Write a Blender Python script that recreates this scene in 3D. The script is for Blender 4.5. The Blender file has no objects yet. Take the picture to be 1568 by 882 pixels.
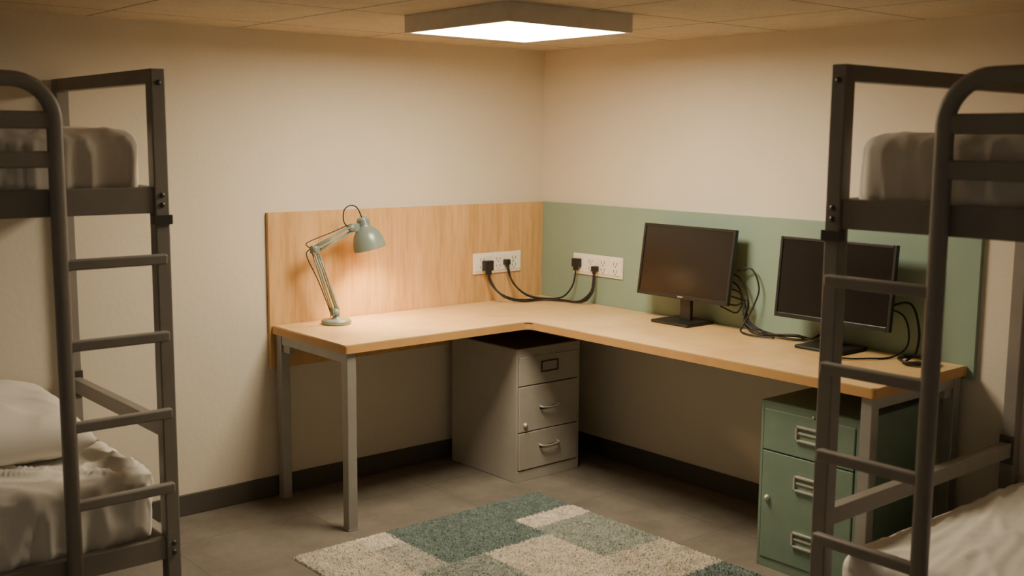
import bpy, bmesh, math, random
import numpy as np
from mathutils import Vector, Matrix, noise
random.seed(4)
D=bpy.data; COL=bpy.context.scene.collection

# ------------------------------------------------------------------ materials
def newmat(name):
    m=D.materials.new(name); m.use_nodes=True; nt=m.node_tree
    b=nt.nodes["Principled BSDF"]; return m,nt,b
def coord(nt,scale=(1,1,1),rot=(0,0,0)):
    tc=nt.nodes.new('ShaderNodeTexCoord'); mp=nt.nodes.new('ShaderNodeMapping')
    mp.inputs['Scale'].default_value=scale; mp.inputs['Rotation'].default_value=rot
    nt.links.new(tc.outputs['Object'],mp.inputs['Vector']); return mp.outputs['Vector']
def noise_n(nt,vec,scale,detail=4,rough=.55,dist=0):
    n=nt.nodes.new('ShaderNodeTexNoise'); n.inputs['Scale'].default_value=scale
    n.inputs['Detail'].default_value=detail; n.inputs['Roughness'].default_value=rough
    n.inputs['Distortion'].default_value=dist
    nt.links.new(vec,n.inputs['Vector']); return n.outputs['Fac']
def ramp(nt,fac,stops):
    r=nt.nodes.new('ShaderNodeValToRGB'); e=r.color_ramp.elements
    e[0].position,e[0].color=stops[0][0],(*stops[0][1],1); e[1].position,e[1].color=stops[-1][0],(*stops[-1][1],1)
    for p,c in stops[1:-1]:
        x=e.new(p); x.color=(*c,1)
    nt.links.new(fac,r.inputs['Fac']); return r.outputs['Color']
def bump(nt,b,h,strength=.2,dist=.01):
    n=nt.nodes.new('ShaderNodeBump'); n.inputs['Strength'].default_value=strength; n.inputs['Distance'].default_value=dist
    nt.links.new(h,n.inputs['Height']); nt.links.new(n.outputs['Normal'],b.inputs['Normal'])
def mul(c,k): return tuple(x*k for x in c)
def simple(name,c,rough=.5,metal=0,var=.06,nscale=12,bs=.05,bscale=200,spec=.5):
    m,nt,b=newmat(name); v=coord(nt)
    f=noise_n(nt,v,nscale)
    nt.links.new(ramp(nt,f,[(.3,mul(c,1-var)),(.7,mul(c,1+var))]),b.inputs['Base Color'])
    b.inputs['Roughness'].default_value=rough; b.inputs['Metallic'].default_value=metal
    b.inputs['Specular IOR Level'].default_value=spec
    if bs: bump(nt,b,noise_n(nt,v,bscale,3),bs,.002)
    return m
def wood(name,c1,c2,c3,scale,axis_scale,rough=.42,grain=.4):
    m,nt,b=newmat(name); v=coord(nt,axis_scale)
    f=noise_n(nt,v,scale,6,.6,.6)
    col=ramp(nt,f,[(.28,c1),(.5,c2),(.72,c3)])
    v2=coord(nt,tuple(a*6 for a in axis_scale)); f2=noise_n(nt,v2,scale,3,.6)
    mx=nt.nodes.new('ShaderNodeMixRGB'); mx.blend_type='MULTIPLY'; mx.inputs['Fac'].default_value=grain
    nt.links.new(col,mx.inputs['Color1']); nt.links.new(ramp(nt,f2,[(.35,(.78,.70,.60)),(.55,(1,1,1))]),mx.inputs['Color2'])
    nt.links.new(mx.outputs['Color'],b.inputs['Base Color']); b.inputs['Roughness'].default_value=rough
    bump(nt,b,f2,.05,.002); return m

M={}
def wallmat():
    m,nt,b=newmat('plaster_wall'); v=coord(nt)
    f=noise_n(nt,v,1.2,5)
    nt.links.new(ramp(nt,f,[(.3,(.68,.62,.51)),(.7,(.725,.665,.555))]),b.inputs['Base Color'])
    b.inputs['Roughness'].default_value=.75; b.inputs['Specular IOR Level'].default_value=.25
    a=noise_n(nt,v,38,5,.6)
    bump(nt,b,a,.22,.006); return m
M['wall']=wallmat()
def gridmask(nt,size,off,width):
    tc=nt.nodes.new('ShaderNodeTexCoord'); s=nt.nodes.new('ShaderNodeSeparateXYZ'); nt.links.new(tc.outputs['Object'],s.inputs[0])
    outs=[]
    for i in (0,1):
        a=nt.nodes.new('ShaderNodeMath'); a.operation='ADD'; a.inputs[1].default_value=-off[i]+60*size
        nt.links.new(s.outputs[i],a.inputs[0])
        d=nt.nodes.new('ShaderNodeMath'); d.operation='PINGPONG'; d.inputs[1].default_value=size/2
        nt.links.new(a.outputs[0],d.inputs[0])
        l=nt.nodes.new('ShaderNodeMath'); l.operation='LESS_THAN'; l.inputs[1].default_value=width/2
        nt.links.new(d.outputs[0],l.inputs[0]); outs.append(l.outputs[0])
    mx=nt.nodes.new('ShaderNodeMath'); mx.operation='MAXIMUM'; nt.links.new(outs[0],mx.inputs[0]); nt.links.new(outs[1],mx.inputs[1])
    return mx.outputs[0]
def tiled(name,c1,c2,line,size,off,width,nscale,rough,bs,speck=0):
    m,nt,b=newmat(name); v=coord(nt)
    f=noise_n(nt,v,nscale,8,.7)
    col=ramp(nt,f,[(.35,c1),(.65,c2)])
    if speck:
        s=noise_n(nt,v,75,3,.6); q=nt.nodes.new('ShaderNodeMixRGB'); q.blend_type='MULTIPLY'; q.inputs['Fac'].default_value=speck
        nt.links.new(col,q.inputs['Color1']); nt.links.new(ramp(nt,s,[(.34,(.45,.42,.38)),(.44,(1,1,1))]),q.inputs['Color2']); col=q.outputs['Color']
    g=gridmask(nt,size,off,width)
    mx=nt.nodes.new('ShaderNodeMixRGB'); nt.links.new(g,mx.inputs['Fac']); nt.links.new(col,mx.inputs['Color1']); mx.inputs['Color2'].default_value=(*line,1)
    nt.links.new(mx.outputs['Color'],b.inputs['Base Color']); b.inputs['Roughness'].default_value=rough
    b.inputs['Specular IOR Level'].default_value=.3
    bump(nt,b,noise_n(nt,v,nscale*8,4),bs,.004); return m
M['ceiling']=tiled('ceiling_tile',(.51,.455,.36),(.58,.52,.415),(.17,.14,.10),.6,(-1.67,-.25),.009,9,.9,.35,.35)
M['floor']=tiled('floor_tile',(.155,.138,.115),(.215,.195,.165),(.13,.116,.098),.6,(-.35,-.3),.005,5,.55,.08,.12)
M['base']=simple('baseboard_rubber',(.08,.071,.058),.55)
M['panelwood']=wood('birch_panel',(.53,.315,.125),(.65,.405,.175),(.74,.49,.235),3,(3.2,1,.3),grain=.6)
M['deskwood']=wood('birch_top',(.66,.44,.19),(.75,.52,.245),(.81,.59,.305),3,(.5,.5,1),.36,grain=.4)
M['deskedge']=simple('desk_edge',(.54,.30,.11),.5)
M['greenpanel']=simple('green_panel_paint',(.245,.345,.275),.5,var=.04,nscale=3,bs=.08,bscale=120)
M['legs']=simple('desk_leg_steel',(.34,.325,.295),.4,.3)
M['bed']=simple('bed_frame_paint',(.235,.213,.188),.45,.05,bs=.08,bscale=150)
M['bolt']=simple('bolt_steel',(.10,.095,.085),.35,.6)
M['greycab']=simple('grey_cabinet_paint',(.42,.395,.345),.45,.05,bs=.05,bscale=180)
M['greencab']=simple('green_cabinet_paint',(.185,.265,.205),.42,.05,bs=.05,bscale=180)
M['dark']=simple('dark_gap',(.02,.018,.015),.7)
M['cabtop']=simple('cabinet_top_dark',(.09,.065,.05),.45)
M['chrome']=simple('brushed_metal',(.60,.58,.52),.35,.5)
M['lamp']=simple('lamp_enamel',(.21,.265,.24),.3,.1,bs=0)
M['lampin']=simple('lamp_inner_white',(.85,.8,.7),.4,0,bs=0)
M['plastic']=simple('black_plastic',(.014,.014,.014),.4,0,bs=.04)
M['screen']=simple('screen_glass',(.012,.010,.009),.2,0,var=0,bs=0)
M['cable']=simple('cable_rubber',(.012,.011,.010),.5,0,bs=0)
M['socket']=simple('socket_white',(.84,.81,.74),.35,0,var=.02,bs=0)
M['slot']=simple('socket_slot',(.05,.045,.04),.5,0,bs=0)
M['frame']=simple('light_frame',(.68,.62,.52),.5,.0)
def clothm(name,c):
    m,nt,b=newmat(name); v=coord(nt)
    nt.links.new(ramp(nt,noise_n(nt,v,4,4),[(.3,mul(c,.94)),(.7,mul(c,1.03))]),b.inputs['Base Color'])
    b.inputs['Roughness'].default_value=.9; b.inputs['Sheen Weight'].default_value=.15; b.inputs['Specular IOR Level'].default_value=.2
    bump(nt,b,noise_n(nt,v,260,2),.12,.002); return m
M['sheet']=clothm('cotton_sheet',(.76,.71,.63))
M['sheet2']=clothm('cotton_sheet_white',(.78,.745,.68))
def emis(name,c,s):
    m=D.materials.new(name); m.use_nodes=True; nt=m.node_tree; nt.nodes.clear()
    e=nt.nodes.new('ShaderNodeEmission'); o=nt.nodes.new('ShaderNodeOutputMaterial'); e.inputs[0].default_value=(*c,1); e.inputs[1].default_value=s
    nt.links.new(e.outputs[0],o.inputs[0]); return m
M['glow']=emis('led_diffuser',(1,.83,.59),50)
M['bulb']=emis('bulb_glow',(1,.62,.30),40)
M['led']=emis('indicator_green',(.3,.9,.2),.6)

# ------------------------------------------------------------------ mesh helpers
def finish(name,bm,mat,parent=None,smooth=False,loc=None):
    bmesh.ops.recalc_face_normals(bm,faces=bm.faces)
    me=D.meshes.new(name); bm.to_mesh(me); bm.free()
    ob=D.objects.new(name,me); COL.objects.link(ob)
    for m in (mat if isinstance(mat,list) else [mat]): me.materials.append(m)
    if smooth:
        for p in me.polygons: p.use_smooth=True
    if parent: ob.parent=parent
    return ob
def empty(name,loc=(0,0,0)):
    e=D.objects.new(name,None); e.location=(0,0,0); e.empty_display_size=.1; COL.objects.link(e); return e
def addbox(bm,lo,hi,bev=0,mi=0):
    lo=Vector(lo);hi=Vector(hi)
    for i in range(3):
        if lo[i]>hi[i]: lo[i],hi[i]=hi[i],lo[i]
    r=bmesh.ops.create_cube(bm,size=1); vs=r['verts']; c=(lo+hi)/2; s=hi-lo
    for v in vs: v.co=Vector((v.co.x*s.x,v.co.y*s.y,v.co.z*s.z))+c
    fs=set(f for v in vs for f in v.link_faces)
    if bev:
        es=set(e for v in vs for e in v.link_edges)
        r=bmesh.ops.bevel(bm,geom=list(es),offset=bev,segments=2,profile=.5,affect='EDGES')
        fs=set(r['faces'])|set(f for f in fs if f.is_valid)
    for f in fs: f.material_index=mi
def box(name,lo,hi,mat,parent=None,bev=.002):
    bm=bmesh.new(); addbox(bm,lo,hi,bev); return finish(name,bm,mat,parent)
def boxes(name,lst,mat,parent=None,bev=.002):
    bm=bmesh.new()
    for lo,hi in lst: addbox(bm,lo,hi,bev)
    return finish(name,bm,mat,parent)
def addrev(bm,prof,origin,axis,seg=40,mi=0,close=False):
    a=Vector(axis).normalized(); t=a.orthogonal().normalized(); b=a.cross(t); o=Vector(origin)
    rings=[]
    for r,h in prof:
        rings.append([bm.verts.new(o+a*h+(t*math.cos(2*math.pi*k/seg)+b*math.sin(2*math.pi*k/seg))*max(r,1e-4)) for k in range(seg)])
    for i in range(len(rings)-1):
        for k in range(seg):
            f=bm.faces.new((rings[i][k],rings[i][(k+1)%seg],rings[i+1][(k+1)%seg],rings[i+1][k])); f.smooth=True; f.material_index=mi
    for rr in (rings[0],rings[-1]):
        if not close:
            try: f=bm.faces.new(rr); f.material_index=mi
            except: pass
def addtube(bm,pts,r,seg=10,mi=0):
    pts=[Vector(p) for p in pts]; rings=[]; prev=None
    for i,p in enumerate(pts):
        t=(pts[min(i+1,len(pts)-1)]-pts[max(i-1,0)]).normalized()
        n=(prev-t*prev.dot(t)).normalized() if prev and (prev-t*prev.dot(t)).length>1e-5 else t.orthogonal().normalized()
        prev=n; b=t.cross(n)
        rings.append([bm.verts.new(p+(n*math.cos(2*math.pi*k/seg)+b*math.sin(2*math.pi*k/seg))*r) for k in range(seg)])
    for i in range(len(rings)-1):
        for k in range(seg):
            f=bm.faces.new((rings[i][k],rings[i][(k+1)%seg],rings[i+1][(k+1)%seg],rings[i+1][k])); f.smooth=True; f.material_index=mi
    bm.faces.new(rings[0]).material_index=mi; bm.faces.new(rings[-1]).material_index=mi
def catmull(pts,n=12):
    P=[Vector(p) for p in pts]; P=[2*P[0]-P[1]]+P+[2*P[-1]-P[-2]]; out=[]
    for i in range(1,len(P)-2):
        for k in range(n):
            t=k/n; a,b,c,d=P[i-1],P[i],P[i+1],P[i+2]
            out.append(.5*((2*b)+(c-a)*t+(2*a-5*b+4*c-d)*t*t+(3*b-a-3*c+d)*t**3))
    out.append(P[-2]); return out
def sweep(bm,pts,nrm,w,h,ch=.006):
    pts=[Vector(p) for p in pts]; n=Vector(nrm).normalized(); W=w/2;H=h/2
    prof=[]
    for cx,cy,a0 in ((W-ch,H-ch,0),(-W+ch,H-ch,90),(-W+ch,-H+ch,180),(W-ch,-H+ch,270)):
        for k in range(4):
            a=math.radians(a0+k*30); prof.append((cx+ch*math.cos(a),cy+ch*math.sin(a)))
    rings=[]
    for i,p in enumerate(pts):
        t=(pts[min(i+1,len(pts)-1)]-pts[max(i-1,0)]).normalized(); b=t.cross(n).normalized()
        rings.append([bm.verts.new(p+n*x+b*y) for x,y in prof])
    m=len(prof)
    for i in range(len(rings)-1):
        for k in range(m): bm.faces.new((rings[i][k],rings[i][(k+1)%m],rings[i+1][(k+1)%m],rings[i+1][k])).smooth=True
    bm.faces.new(rings[0]); bm.faces.new(rings[-1])

# ------------------------------------------------------------------ room
XW,YW,ZC=-5.2,-5.6,1.976
box('floor',(XW-.1,YW-.1,-.1),(.1,.1,0),M['floor'],bev=0)
box('ceiling',(XW-.1,YW-.1,ZC),(.1,.1,ZC+.1),M['ceiling'],bev=0)
box('wall_left',(XW,0,0),(.1,.1,ZC),M['wall'],bev=0)
box('wall_right',(0,YW,0),(.1,0,ZC),M['wall'],bev=0)
box('baseboard_left',(XW,-.012,0),(0,0,.088),M['base'],bev=.003)
box('baseboard_right',(-.012,YW,0),(0,-.012,.088),M['base'],bev=.003)

# ------------------------------------------------------------------ ceiling light
L=empty('ceiling_light_panel')
lx0,lx1,ly0,ly1=-1.435,-.858,-1.42,-.842; zb=1.914; t=.016
boxes('light_frame',[((lx0,ly0,zb),(lx0+t,ly1,ZC)),((lx1-t,ly0,zb),(lx1,ly1,ZC)),((lx0+t,ly0,zb),(lx1-t,ly0+t,ZC)),((lx0+t,ly1-t,zb),(lx1-t,ly1,ZC))],M['frame'],L,.0015)
box('light_diffuser',(lx0+t,ly0+t,zb+.002),(lx1-t,ly1-t,zb+.008),M['glow'],L,0)

# ------------------------------------------------------------------ back panels
box('wooden_back_panel',(-1.56,-.02,.562),(-.0005,-.0005,1.227),M['panelwood'],bev=.001)
box('green_back_panel',(-.02,-2.32,.70),(-.0005,-.0205,1.227),M['greenpanel'],bev=.001)

# ------------------------------------------------------------------ desk
K=empty('corner_desk')
bm=bmesh.new()
outl=[(-1.552,-.021),(-1.552,-.604),(-.618,-.604),(-.618,-2.297),(-.021,-2.297),(-.021,-.021)]
def fillet(a,b,c,rad,n=6):
    a,b,c=Vector(a),Vector(b),Vector(c); u=(a-b).normalized(); w=(c-b).normalized()
    return [tuple((1-t)**2*(b+u*rad)+2*t*(1-t)*b+t*t*(b+w*rad)) for t in [k/n for k in range(n+1)]]
pts=[]
for i in range(6):
    rad={1:.015,2:.03,3:.015}.get(i,0)
    if rad: pts+=fillet(outl[i-1],outl[i],outl[(i+1)%6],rad)
    else: pts.append(outl[i])
vb=[bm.verts.new((x,y,.715)) for x,y in pts]; vt=[bm.verts.new((x,y,.75)) for x,y in pts]
bm.faces.new(vb[::-1]); ft=bm.faces.new(vt); n=len(pts)
for i in range(n):
    f=bm.faces.new((vb[i],vb[(i+1)%n],vt[(i+1)%n],vt[i])); f.material_index=1
bmesh.ops.bevel(bm,geom=[e for e in ft.edges],offset=.004,segments=2,affect='EDGES')
top=finish('desk_top',bm,[M['deskwood'],M['deskedge']],K)
s=.042
def leg(x,y): return ((x-s/2,y-s/2,0),(x+s/2,y+s/2,.714))
boxes('legs',[leg(-1.518,-.572),leg(-1.518,-.05),leg(-.585,-2.262),leg(-.055,-2.262)],M['legs'],K,.003)
boxes('aprons',[((-1.535,-.55,.672),(-1.50,-.072,.713)),((-.563,-2.28,.672),(-.077,-2.245,.713)),
   ((-1.495,-.065,.672),(-.66,-.035,.713)),((-.07,-2.24,.672),(-.04,-.56,.713))],M['legs'],K,.002)
boxes('brackets',[((-1.53,-.075,.64),(-1.506,-.13,.674)),((-.08,-2.275,.64),(-.13,-2.25,.674))],M['legs'],K,.002)
boxes('feet',[((x-.0225,y-.0225,0),(x+.0225,y+.0225,.006)) for x,y in ((-1.518,-.572),(-1.518,-.05),(-.585,-2.262),(-.055,-2.262))],M['legs'],K,.001)

# ------------------------------------------------------------------ filing cabinets
def cabinet(name,mat,ori,w,d,h,seams,topmat,lock,handles):
    """local: front on plane f=0, across a (0..w), into f (0..d)."""
    E=empty(name); T=ori
    def bx(nm,lst,m,bev=.002):
        return boxes(nm,[(T(*lo),T(*hi)) for lo,hi in lst],m,E,bev)
    tk=.012
    bx('carcass',[((0,.018,0),(w,d,h-.012))],mat,.003)
    bx('cabinet_top',[((0,.0,h-.016),(w,d,h))],mat,.003)
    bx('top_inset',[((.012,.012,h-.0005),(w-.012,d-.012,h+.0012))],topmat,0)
    bx('front_frame',[((0,0,0),(tk,.02,h-.014)),((w-tk,0,0),(w,.02,h-.014)),((tk,0,0),(w-tk,.02,.05)),((tk,0,h-.04),(w-tk,.02,h-.014))],mat,.0015)
    bx('gap_shadow',[((tk,.012,.045),(w-tk,.017,h-.035))],M['dark'],0)
    zs=seams; fr=[]
    for i in range(len(zs)-1): fr.append(((tk+.003,-.004,zs[i]+.002),(w-tk-.003,.011,zs[i+1]-.002)))
    bx('drawer_fronts',fr,mat,.003)
    c=w*.5
    for i,(zc,st) in enumerate(handles):
        if st=='frame':
            a,b,q=.046,.028,.0075
            bx('handle_frame_%d'%i,[((c-a,-.014,zc-b),(c+a,-.004,zc-b+q)),((c-a,-.014,zc+b-q),(c+a,-.004,zc+b)),((c-a,-.014,zc-b),(c-a+q,-.004,zc+b)),((c+a-q,-.014,zc-b),(c+a,-.004,zc+b)),((c-a+q,-.010,zc-.002),(c+a-q,-.0042,zc+.006))],M['chrome'],.0015)
            bx('handle_recess_%d'%i,[((c-a+q,-.0055,zc-b+q),(c+a-q,-.0038,zc+b-q))],mat,0)
        elif st=='label':
            a,b,q=.052,.026,.006
            bx('label_frame_%d'%i,[((c-a,-.010,zc-b),(c+a,-.004,zc-b+q)),((c-a,-.010,zc+b-q),(c+a,-.004,zc+b)),((c-a,-.010,zc-b),(c-a+q,-.004,zc+b)),((c+a-q,-.010,zc-b),(c+a,-.004,zc+b))],M['cabtop'],.001)
            bx('label_card_%d'%i,[((c-a+q,-.0055,zc-b+q),(c+a-q,-.0038,zc+b-q))],mat,0)
        else:
            bm=bmesh.new(); addtube(bm,catmull([T(c-.055,-.003,zc+.004),T(c-.05,-.018,zc),T(c,-.024,zc-.004),T(c+.05,-.018,zc),T(c+.055,-.003,zc+.004)],6),.0045)
            finish('bow_handle_%d'%i,bm,M['chrome'],E)
            bx('handle_lip_%d'%i,[((c-.055,-.0065,zc-.012),(c+.055,-.0038,zc-.003))],M['dark'],0)
    ax=Vector(T(0,-1,0))-Vector(T(0,0,0))
    bm=bmesh.new(); addrev(bm,[(.012,0),(.012,.006),(.008,.009),(.007,.014),(.0,.014)],T(lock[0],-.003,lock[1]),ax,20)
    addrev(bm,[(.005,0),(.005,.006),(0,.006)],T(w*.55,-.0,h-.026),ax,12)
    finish('lock',bm,M['chrome'],E)
    return E
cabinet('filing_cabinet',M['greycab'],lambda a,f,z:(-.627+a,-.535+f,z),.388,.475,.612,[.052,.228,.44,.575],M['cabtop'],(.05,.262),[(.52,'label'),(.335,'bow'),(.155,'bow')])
cabinet('filing_cabinet',M['greencab'],lambda a,f,z:(-.556+f,-1.812-a,z),.40,.475,.618,[.035,.437,.590],M['greencab'],(.042,.262),[(.525,'frame'),(.345,'frame'),(.14,'frame')])

# ------------------------------------------------------------------ bunk beds
def cloth_box(name,lo,hi,rad,mat,amp,fold,seed,cuts=80,parent=None,topf=.5,warpk=.7):
    """mattress wrapped in a sheet: rounded box with anisotropic folds"""
    lo=Vector(lo);hi=Vector(hi)
    for i in range(3):
        if lo[i]>hi[i]: lo[i],hi[i]=hi[i],lo[i]
    c=(lo+hi)/2; s=(hi-lo)/2
    bm=bmesh.new(); bmesh.ops.create_cube(bm,size=2)
    bmesh.ops.subdivide_edges(bm,edges=bm.edges[:],cuts=cuts,use_grid_fill=True)
    sd=Vector((seed*7.1,seed*3.3,seed*1.7))
    def ridge(x): return 1/(1+(x*10)**2)
    for v in bm.verts:
        p=Vector((v.co.x*s.x,v.co.y*s.y,v.co.z*s.z))
        q=Vector([max(-s[i]+rad,min(s[i]-rad,p[i])) for i in range(3)])
        d=p-q
        nn=d.normalized() if d.length>1e-6 else Vector((0,0,1))
        p=q+nn*rad if d.length>1e-6 else p
        w=p+c
        warp=Vector((noise.noise(w*2.5+sd),noise.noise(w*2.5+sd*2),noise.noise(w*2.5+sd*3)))*warpk
        k=max(0,nn.z)
        Fs=fold[0]; Ft=fold[1]
        ps=Vector((w.x*Fs[0],w.y*Fs[1],w.z*Fs[2]))+sd+warp
        ang=Ft[3]; ca,sa=math.cos(ang),math.sin(ang); wx=w.x*ca+w.y*sa; wy=-w.x*sa+w.y*ca
        pt=Vector((wx*Ft[0],wy*Ft[1],w.z*Ft[2]))+sd*2+warp
        hs=ridge(noise.noise(ps))+.5*ridge(noise.noise(ps*1.7+Vector((3,3,3))))
        ht=ridge(noise.noise(pt))+.5*ridge(noise.noise(pt*1.7+Vector((3,3,3))))
        h=amp*((1-k)*(hs-.55)+k*topf*(ht-.55)+noise.noise(w*4+sd)*.4)
        if w.z<lo.z+.03: h*=max(0,(w.z-lo.z)/.03)
        v.co=w+nn*h
    return finish(name,bm,mat,parent,True)

def bunk(name,T,W,Ln,endz,lowz,mh,seed,folds,amps,guardback=.036):
    E=empty(name); Tv=lambda u,v,z:Vector(T(u,v,z))
    ps=.046; Ht=1.742
    def bx(nm,lst,m=M['bed'],bev=.003): return boxes(nm,[(T(*a),T(*b)) for a,b in lst],m,E,bev)
    P=lambda u,v,h=Ht:((u-ps/2,v-ps/2,0),(u+ps/2,v+ps/2,h))
    bx('posts',[P(0,0),P(0,W),P(Ln,0),P(Ln,W)],bev=.004)
    g=ps/2; rails=[]
    for u in (0,Ln):
        rails+=[((u-.02,g,Ht-.045),(u+.02,W-g,Ht)),((u-.018,g,1.305),(u+.018,W-g,1.385)),((u-.018,g,endz-.025),(u+.018,W-g,endz+.025)),((u-.018,g,lowz),(u+.018,W-g,lowz+.07))]
    bx('end_rails',rails)
    side=[]
    for v in (0,W):
        side+=[((g,v-.016,1.305),(Ln-g,v+.016,1.385)),((g,v-.016,lowz),(Ln-g,v+.016,lowz+.07))]
    bx('side_rails',side)
    bx('slats',[((.08+i*.13,.02,zz),(.14+i*.13,W-.02,zz+.014)) for i in range(int((Ln-.15)/.13)) for zz in (1.335,lowz+.02)],bev=0)
    wl=.315; zt=1.695; R=.115
    bm=bmesh.new(); nrm=Tv(0,1,0)-Tv(0,0,0)
    vv=-guardback
    arc=[(wl+R-R*math.cos(a),zt-R+R*math.sin(a)) for a in [math.pi/2*k/10 for k in range(11)]]
    path=[Tv(wl,vv,0),Tv(wl,vv,.8)]+[Tv(u,vv,z) for u,z in arc]+[Tv(Ln-.3,vv,zt)]
    arc2=[(Ln-.3+R*math.sin(a),zt-R+R*math.cos(a)) for a in [math.pi/2*k/10 for k in range(11)]]
    path+= [Tv(u,vv,z) for u,z in arc2[1:]]+[Tv(Ln-.3+R,vv,1.31)]
    sweep(bm,path,nrm,.036,.044,.014); finish('guard_rail_and_stile',bm,M['bed'],E)
    bx('guard_bars',[((wl+.01,vv-.012,1.557),(Ln-.2,vv+.012,1.607)),((wl+.01,vv-.012,1.447),(Ln-.2,vv+.012,1.495))],bev=.006)
    bx('ladder_rungs',[((.0,-.052,z-.016),(wl,-.024,z+.016)) for z in (1.165,.925,.68,.44)],bev=.005)
    bm=bmesh.new()
    for z in (1.70,1.36,1.33,lowz+.05,lowz+.02): addrev(bm,[(.008,0),(.008,.003),(.004,.005),(0,.005)],Tv(0,-ps/2,z),Tv(0,-1,0)-Tv(0,0,0),12)
    for v in (0,W):
        for z in (1.715,1.36,1.33,endz+.012,endz-.012): addrev(bm,[(.008,0),(.008,.003),(.004,.005),(0,.005)],Tv(-ps/2,v,z),Tv(-1,0,0)-Tv(0,0,0),12)
    finish('bolts',bm,M['bolt'],E)
    bx('hook_brackets',[((-.03,-.03,1.27),(.03,.0,1.30)),((-.026,W-.03,endz-.05),(.026,W-.024,endz+.05))],M['bolt'],.002)
    cloth_box('upper_mattress',T(.03,.030,1.350),T(2.0,W-.03,1.562),.052,M['sheet'],amps[0],folds[0],seed,130,E,.45)
    cloth_box('lower_mattress',T(.03,.030,lowz+.035),T(2.0,W-.03,mh),.055,M['sheet2'],amps[1],folds[1],seed+2,150,E,1.1)
    return E
TL=lambda u,v,z:(-2.385-u,-.885+v,z)
TR=lambda u,v,z:(-1.15+v,-2.475-u,z)
bunk('bunk_bed',TL,.855,2.05,.62,.20,.485,1,(((12,14,1.6),(5,3,1,.5)),((9,10,2),(7,2.6,1,.75))),(.016,.018))
bunk('bunk_bed',TR,1.115,2.05,.49,.16,.40,2,(((12,11,1.6),(3,5,1,0)),((9,9,2),(2.0,13,1,.2))),(.013,.009))
def pillow(name,center,size,rot,mat,seed):
    bm=bmesh.new(); N=46
    a,b,h=size[0]/2,size[1]/2,size[2]/2; vs={}
    R=Matrix.Rotation(rot[2],4,'Z')@Matrix.Rotation(rot[1],4,'Y')@Matrix.Rotation(rot[0],4,'X')
    for sgn in (1,-1):
        for i in range(N+1):
            for j in range(N+1):
                u=-1+2*i/N; v=-1+2*j/N
                if sgn==-1 and (i in(0,N) or j in(0,N)): vs[(sgn,i,j)]=vs[(1,i,j)]; continue
                pin=1-.07*(1-u*u)*abs(v)**3; pin2=1-.07*(1-v*v)*abs(u)**3
                th=((1-u**4)*(1-v**4))**.55
                x=a*u*pin2; y=b*v*pin; z=sgn*h*th
                r=1/(1+(noise.noise(Vector((x*5+y*7,y*3-x*4,seed)))*10)**2)
                z+=.014*noise.noise(Vector((x*7,y*7,seed+sgn)))*th+.008*(r-.3)*th
                vs[(sgn,i,j)]=bm.verts.new(Vector(center)+R@Vector((x,y,z)))
        for i in range(N):
            for j in range(N):
                try: bm.faces.new([vs[(sgn,i,j)],vs[(sgn,i+1,j)],vs[(sgn,i+1,j+1)],vs[(sgn,i,j+1)]])
                except: pass
    return finish(name,bm,mat,None,True)
pillow('pillow',(-2.76,-.33,.585),(.52,.56,.19),(.10,.06,0),M['sheet2'],3)

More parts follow.
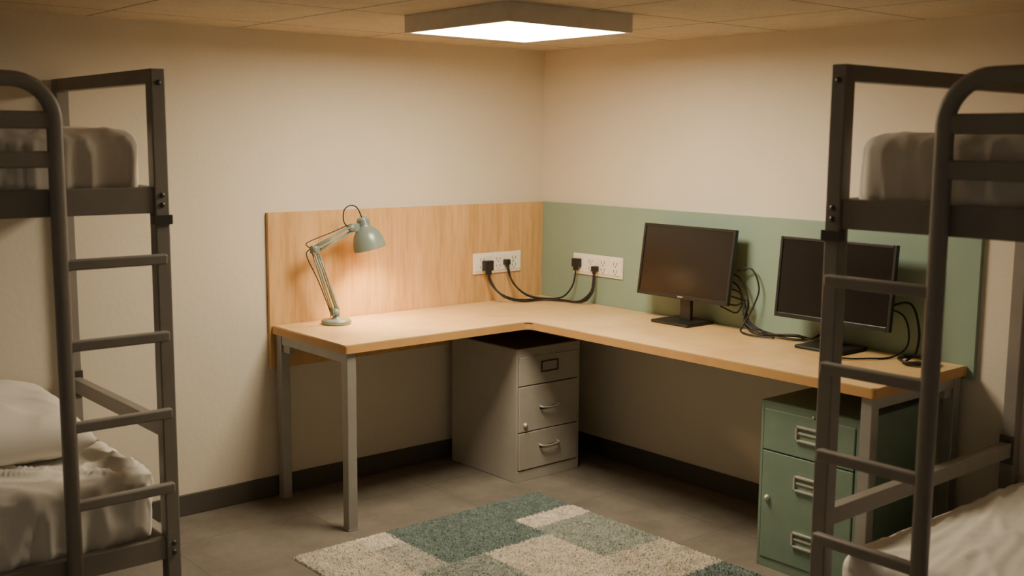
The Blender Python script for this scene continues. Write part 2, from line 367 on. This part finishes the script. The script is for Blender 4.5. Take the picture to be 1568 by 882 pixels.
# ------------------------------------------------------------------ rug
def rug():
    x0,x1,y0,y1=-1.85,-.65,-2.35,-.705; nx,ny=400,548
    xs=np.linspace(x0,x1,nx); ys=np.linspace(y0,y1,ny)
    X,Y=np.meshgrid(xs,ys); rs=np.random.RandomState(2)
    Z=rs.rand(ny,nx)*.006
    K2=rs.rand(ny//3+1,nx//3+1).repeat(3,0).repeat(3,1)[:ny,:nx]*.006
    Z=.011+Z+K2
    ed=np.minimum.reduce([X-x0,x1-X,Y-y0,y1-Y]); Z*=np.clip(ed/.02,0,1)**.5; Z+=.001
    J=.0026; X=X+(rs.rand(ny,nx)-.5)*J; Y=Y+(rs.rand(ny,nx)-.5)*J
    v=np.stack([X.ravel(),Y.ravel(),Z.ravel()],1)
    idx=np.arange(nx*ny).reshape(ny,nx)
    f=np.stack([idx[:-1,:-1].ravel(),idx[:-1,1:].ravel(),idx[1:,1:].ravel(),idx[1:,:-1].ravel()],1)
    me=D.meshes.new('area_rug'); me.from_pydata(v.tolist(),[],f.tolist())
    ob=D.objects.new('area_rug',me); COL.objects.link(ob)
    cream=(.60,.545,.455);teal=(.165,.215,.20);sage=(.315,.345,.305);lt=(.44,.43,.375);tan=(.54,.49,.405)
    patches=[((-1.9,-2.5),(0,0),cream),
      ((-1.46,-1.14),(-.98,-.70),teal),((-.98,-.94),(-.6,-.7),teal),((-.98,-1.06),(-.6,-.94),(.70,.63,.54)),
      ((-.98,-1.45),(-.6,-1.06),sage),((-1.30,-1.60),(-.98,-1.14),cream),((-1.9,-1.0),(-1.60,-.7),cream),((-1.60,-.86),(-1.46,-.7),(.70,.64,.56)),((-1.60,-1.14),(-1.46,-.86),lt),
      ((-1.60,-1.5),(-1.30,-1.14),sage),((-1.0,-1.75),(-.6,-1.45),tan),((-.98,-2.1),(-.6,-1.75),teal),((-1.5,-2.1),(-.98,-1.60),lt),((-1.9,-1.7),(-1.6,-1.2),teal),((-1.3,-2.4),(-.6,-2.1),sage)]
    ca=me.color_attributes.new('Col','FLOAT_COLOR','POINT')
    C=np.ones((nx*ny,4)); jx=X.ravel()+(rs.rand(nx*ny)-.5)*.012; jy=Y.ravel()+(rs.rand(nx*ny)-.5)*.012
    for (a,b),(c,d),col in patches:
        m=(jx>=a)&(jx<c)&(jy>=b)&(jy<d); C[m,:3]=col
    C[:,:3]*=(.82+.34*rs.rand(nx*ny))[:,None]
    C=np.clip(C,0,1);C[:,3]=1
    ca.data.foreach_set('color',C.ravel())
    m,nt,b=newmat('rug_shag'); a=nt.nodes.new('ShaderNodeVertexColor'); a.layer_name='Col'
    v3=coord(nt); f3=noise_n(nt,v3,26,5,.7)
    mx=nt.nodes.new('ShaderNodeMixRGB'); mx.blend_type='MULTIPLY'; mx.inputs['Fac'].default_value=.8
    nt.links.new(a.outputs['Color'],mx.inputs['Color1']); nt.links.new(ramp(nt,f3,[(.35,(.68,.68,.68)),(.65,(1.15,1.15,1.15))]),mx.inputs['Color2'])
    nt.links.new(mx.outputs['Color'],b.inputs['Base Color']); b.inputs['Roughness'].default_value=1; b.inputs['Specular IOR Level'].default_value=.1
    me.materials.append(m)
rug()

# ------------------------------------------------------------------ desk lamp
def lamp():
    E=empty('desk_lamp'); bx,by=-1.315,-.15; z0=.7505
    bm=bmesh.new(); addrev(bm,[(0,0),(.062,0),(.064,.004),(.064,.015),(.058,.020),(.02,.023),(.014,.03),(.012,.05),(0,.05)],(bx,by,z0),(0,0,1),48)
    finish('base',bm,M['lamp'],E)
    J0=Vector((bx-.005,by,.80)); J1=Vector((-1.415,by,1.078)); J2=Vector((-1.235,by,1.158))
    bm=bmesh.new()
    for dy in (-.009,.009):
        o=Vector((0,dy,0))
        addtube(bm,[J0+o+Vector((-.012,0,0)),J1+o+Vector((-.012,0,0))],.0035); addtube(bm,[J0+o+Vector((.010,0,.004)),J1+o+Vector((.012,0,-.01))],.0035)
        addtube(bm,[J1+o+Vector((0,0,.008)),J2+o+Vector((0,0,.008))],.0035); addtube(bm,[J1+o+Vector((.012,0,-.012)),J2+o+Vector((.005,0,-.014))],.0035)
    finish('arms',bm,M['lamp'],E)
    bm=bmesh.new()
    for J in (J0,J1,J2): addrev(bm,[(0,-.016),(.014,-.016),(.014,.016),(0,.016)],J,(0,1,0),20)
    addbox(bm,J1+Vector((-.016,-.013,-.02)),J1+Vector((.018,.013,.012)),.003)
    addbox(bm,J0+Vector((-.018,-.013,-.014)),J0+Vector((.016,.013,.02)),.003)
    finish('joints',bm,M['lamp'],E)
    def coil(a,b,r,n):
        a,b=Vector(a),Vector(b); ax=(b-a).normalized(); t=ax.orthogonal().normalized(); q=ax.cross(t)
        return [a+(b-a)*(k/(n*10))+(t*math.cos(k*.628)+q*math.sin(k*.628))*r for k in range(n*10+1)]
    bm=bmesh.new()
    for dy in (-.009,.009):
        o=Vector((0,dy,0)); d=(J1-J0)
        addtube(bm,coil(J0+o+d*.08+Vector((.022,0,0)),J0+o+d*.42+Vector((.018,0,0)),.005,20),.0012,5)
        d=(J2-J1); addtube(bm,coil(J1+o+d*.12+Vector((0,0,-.004)),J1+o+d*.45+Vector((0,0,-.004)),.0045,14),.0012,5)
    finish('springs',bm,M['chrome'],E)
    ax=Vector((.22,-.12,-1)).normalized(); top=Vector((-1.180,by,1.198)); 
    prof=[(0,-.004),(.018,-.004),(.024,.002),(.026,.03),(.030,.040),(.043,.052),(.057,.072),(.066,.098),(.070,.125),(.072,.136)]
    inner=[(.070,.136),(.067,.124),(.062,.098),(.053,.074),(.039,.056),(.022,.044),(0,.044)]
    bm=bmesh.new(); addrev(bm,prof,top,ax,48,0,True); addrev(bm,inner,top,ax,48,1,True)
    addrev(bm,[(.072,.136),(.0715,.1375),(.070,.136)],top,ax,48,0,True)
    for i in range(4): addrev(bm,[(.027,.006+i*.007),(.0285,.008+i*.007),(.027,.010+i*.007)],top,ax,32,0,True)
    finish('shade',bm,[M['lamp'],M['lampin']],E)
    bm=bmesh.new(); addrev(bm,[(0,.046),(.014,.048),(.018,.06),(.026,.078),(.028,.092),(.02,.108),(0,.113)],top,ax,24,0,True); finish('bulb',bm,M['bulb'],E,True)
    bm=bmesh.new(); addbox(bm,J2+Vector((-.002,-.012,-.018)),J2+Vector((.045,.012,.018)),.003); finish('shade_bracket',bm,M['lamp'],E)
    bm=bmesh.new()
    addtube(bm,catmull([J2+Vector((-.008,.012,0)),J2+Vector((-.03,.012,.03)),J2+Vector((-.028,.010,.075)),J2+Vector((.0,.006,.095)),J2+Vector((.03,.0,.085)),top-ax*.0]),.0028,8)
    addtube(bm,catmull([J1+Vector((-.01,.016,0)),J1+Vector((-.03,.018,.02)),J1+Vector((0,.018,.035)),J1.lerp(J2,.5)+Vector((0,.018,.022)),J2+Vector((-.01,.015,.01))]),.0022,6)
    addtube(bm,catmull([J1+Vector((-.012,.016,0)),J1+Vector((-.028,.018,-.03)),J0.lerp(J1,.5)+Vector((-.022,.018,0)),J0+Vector((-.018,.016,.01)),J0+Vector((-.01,.02,-.02))]),.0022,6)
    finish('lamp_cord',bm,M['cable'],E)
    l=D.lights.new('lamp_spot','SPOT'); l.energy=21; l.color=(1,.64,.31); l.spot_size=math.radians(125); l.spot_blend=.7; l.shadow_soft_size=.03
    lo=D.objects.new('lamp_spot',l); COL.objects.link(lo); lo.location=top+ax*.122; lo.rotation_euler=ax.to_track_quat('-Z','Y').to_euler(); lo.parent=E
lamp()

# ------------------------------------------------------------------ monitors
def monitor(yc,x,tilt,zb_,w,h,basey):
    E=empty('computer_monitor')
    Rm=Matrix.Rotation(tilt,4,'Y'); O=Vector((x,yc,zb_))
    def bxx(nm,lst,m,bev=.002):
        bm=bmesh.new()
        for a,b in lst: addbox(bm,a,b,bev)
        for v in bm.verts: v.co=O+(Rm@v.co)
        return finish(nm,bm,m,E)
    b=.012
    bxx('bezel',[((0,-w/2,0),(.02,-w/2+b,h)),((0,w/2-b,0),(.02,w/2,h)),((0,-w/2+b,0),(.02,w/2-b,b+.006)),((0,-w/2+b,h-b),(.02,w/2-b,h))],M['plastic'])
    bxx('screen',[((.004,-w/2+b-.001,b),(.012,w/2-b+.001,h-b+.001))],M['screen'],0)
    bxx('back_shell',[((.012,-w/2+.004,.004),(.028,w/2-.004,h-.004)),((.026,-w*.3,h*.2),(.05,w*.3,h*.8))],M['plastic'],.006)
    bxx('maker_badge',[((-.0008,-.013+k*.0075,.007),(.0,-.013+k*.0075+.005,.013)) for k in range(4)],M['chrome'],0)
    box('neck',(x+.035,yc-.03,.762),(x+.055,yc+.03,zb_+h*.45),M['plastic'],E,.004)
    bm=bmesh.new(); addbox(bm,(x-.06,basey-.105,.7505),(x+.115,basey+.105,.764),.005); finish('foot',bm,M['plastic'],E)
    return E
mon1=monitor(-1.058,-.148,math.radians(8),.858,.512,.318,-1.05)
mon2=monitor(-1.815,-.165,math.radians(5),.852,.505,.318,-1.81)

# ------------------------------------------------------------------ outlets and plugs
def outlet(T,plugs,n):
    E=empty('power_outlet_strip')
    B=lambda nm,l,m,bev=.001: boxes(nm,[(T(*a),T(*b)) for a,b in l],m,E,bev)
    w=n[0]; k=n[1]
    B('plate',[((0,.0205,.887),(w,.029,.989))],M['socket'],.003)
    seg=w/k
    B('modules',[((i*seg+.006,.028,.900),((i+1)*seg-.006,.0335,.976)) for i in range(k)],M['socket'],.002)
    sl=[]
    for i in range(k):
        c=(i+.5)*seg
        for zc in (.957,.922):
            sl+=[((c-.012,.0325,zc-.007),(c-.009,.0342,zc+.007)),((c+.009,.0325,zc-.007),(c+.012,.0342,zc+.007)),((c-.003,.0325,zc-.016),(c+.003,.0342,zc-.011))]
    B('slots',sl,M['slot'],0)
    for j,(a,z,sc) in enumerate(plugs):
        B('plug_%d'%j,[((a-.021*sc,.034,z-.02*sc),(a+.021*sc,.062,z+.018*sc)),((a-.012*sc,.045,z-.036*sc),(a+.012*sc,.060,z-.016*sc))],M['plastic'],.004)
    return B
o1=outlet(lambda a,d,z:(-.472+a,-d,z),[(.075,.93,1.3),(.195,.94,.7)],(.302,3))
o1('indicator',[((.240,.0335,.934),(.250,.035,.944))],M['led'],0)
outlet(lambda a,d,z:(-d,-.262-a,z),[(.042,.945,1.1),(.17,.925,.7)],(.335,4))
zd=.757
def cable(bm,pts,r=.0042): addtube(bm,catmull(pts,10),r,8)
bm=bmesh.new()
cable(bm,[(-.393,-.054,.890),(-.391,-.062,.86),(-.37,-.10,.80),(-.30,-.13,.766),(-.22,-.14,zd),(-.13,-.16,zd),(-.085,-.24,.768),(-.066,-.29,.82),(-.056,-.304,.88),(-.054,-.304,.912)])
cable(bm,[(-.400,-.054,.890),(-.396,-.07,.84),(-.36,-.13,.78),(-.28,-.17,zd),(-.17,-.19,zd),(-.11,-.27,zd),(-.09,-.37,.762),(-.075,-.43,.80),(-.058,-.43,.86),(-.054,-.43,.90)])
cable(bm,[(-.279,-.054,.918),(-.270,-.062,.87),(-.245,-.095,.81),(-.20,-.12,.772),(-.14,-.13,zd),(-.10,-.19,zd),(-.085,-.27,zd),(-.08,-.36,.762),(-.07,-.425,.81),(-.056,-.434,.875),(-.054,-.434,.90)])
cable(bm,[(-.274,-.054,.918),(-.258,-.07,.84),(-.215,-.11,.785),(-.17,-.16,.765),(-.12,-.24,.763),(-.10,-.32,zd),(-.085,-.40,.765),(-.07,-.44,.81),(-.056,-.44,.875),(-.054,-.436,.90)])
finish('power_cables',bm,M['cable'])
random.seed(9)
bm=bmesh.new()
for k in range(6):
    o=lambda s=.02: random.uniform(-s,s)
    cable(bm,[(-.075+o(.01),-1.20+o(),.99-k*.03),(-.06,-1.29+o(),.97-k*.03),(-.065+o(.01),-1.335+o(.02),.87),(-.07+o(),-1.36+o(),.79),(-.09+o(),-1.43+o(),zd+.009*(k%2)),(-.10+o(.03),-1.52+o(),zd+.009*(k%2)),(-.09+o(.03),-1.62,zd+.009*(k%3)),(-.07+o(.02),-1.69,.770),(-.035+o(.01),-1.76+o(),.83),(-.045,-1.80+o(),.92),(-.07,-1.82,.95)],.0036)
cable(bm,[(-.07,-1.30,1.0),(-.05,-1.36,1.01),(-.05,-1.40,.93),(-.07,-1.38,.84),(-.10,-1.36,.775),(-.13,-1.38,zd),(-.16,-1.46,zd),(-.14,-1.55,zd)],.0038)
finish('video_cables',bm,M['cable'],mon1)
bm=bmesh.new()
cable(bm,[(-.09,-2.0,.93),(-.05,-2.08,.95),(-.05,-2.12,.86),(-.08,-2.13,.78),(-.14,-2.13,zd),(-.19,-2.16,zd),(-.17,-2.22,zd),(-.11,-2.22,zd),(-.10,-2.15,.766),(-.16,-2.11,.767),(-.21,-2.17,.766),(-.15,-2.24,.765),(-.09,-2.19,.771),(-.13,-2.12,.773),(-.19,-2.14,.773)],.0046)
cable(bm,[(-.07,-1.95,.93),(-.04,-2.05,.90),(-.05,-2.08,.80),(-.12,-2.06,zd),(-.22,-2.02,zd),(-.28,-1.97,zd),(-.29,-1.90,zd),(-.25,-1.86,zd)],.0036)
finish('video_cables',bm,M['cable'],mon2)

# ------------------------------------------------------------------ world & camera
w=D.worlds.new('world'); bpy.context.scene.world=w; w.use_nodes=True
w.node_tree.nodes['Background'].inputs[0].default_value=(1,.85,.66,1); w.node_tree.nodes['Background'].inputs[1].default_value=.18
f,pit,yaw,roll,cx,cy,h=1687.538,.1336,.86618,.00733,-3.75905,-4.18366,1.53596
F=Vector((math.cos(yaw)*math.cos(pit),math.sin(yaw)*math.cos(pit),-math.sin(pit)))
R0=Vector((math.sin(yaw),-math.cos(yaw),0)); U0=R0.cross(F)
R=R0*math.cos(roll)+U0*math.sin(roll); U=U0*math.cos(roll)-R0*math.sin(roll)
cam=D.cameras.new('camera'); co=D.objects.new('camera',cam); COL.objects.link(co)
m=Matrix.Identity(4)
for i in range(3): m[i][0]=R[i]; m[i][1]=U[i]; m[i][2]=-F[i]; m[i][3]=(cx,cy,h)[i]
co.matrix_world=m; cam.sensor_width=36; cam.lens=f/1568*36; cam.clip_start=.05
cam.dof.use_dof=True; cam.dof.focus_distance=4.6; cam.dof.aperture_fstop=2.8
bpy.context.scene.camera=co
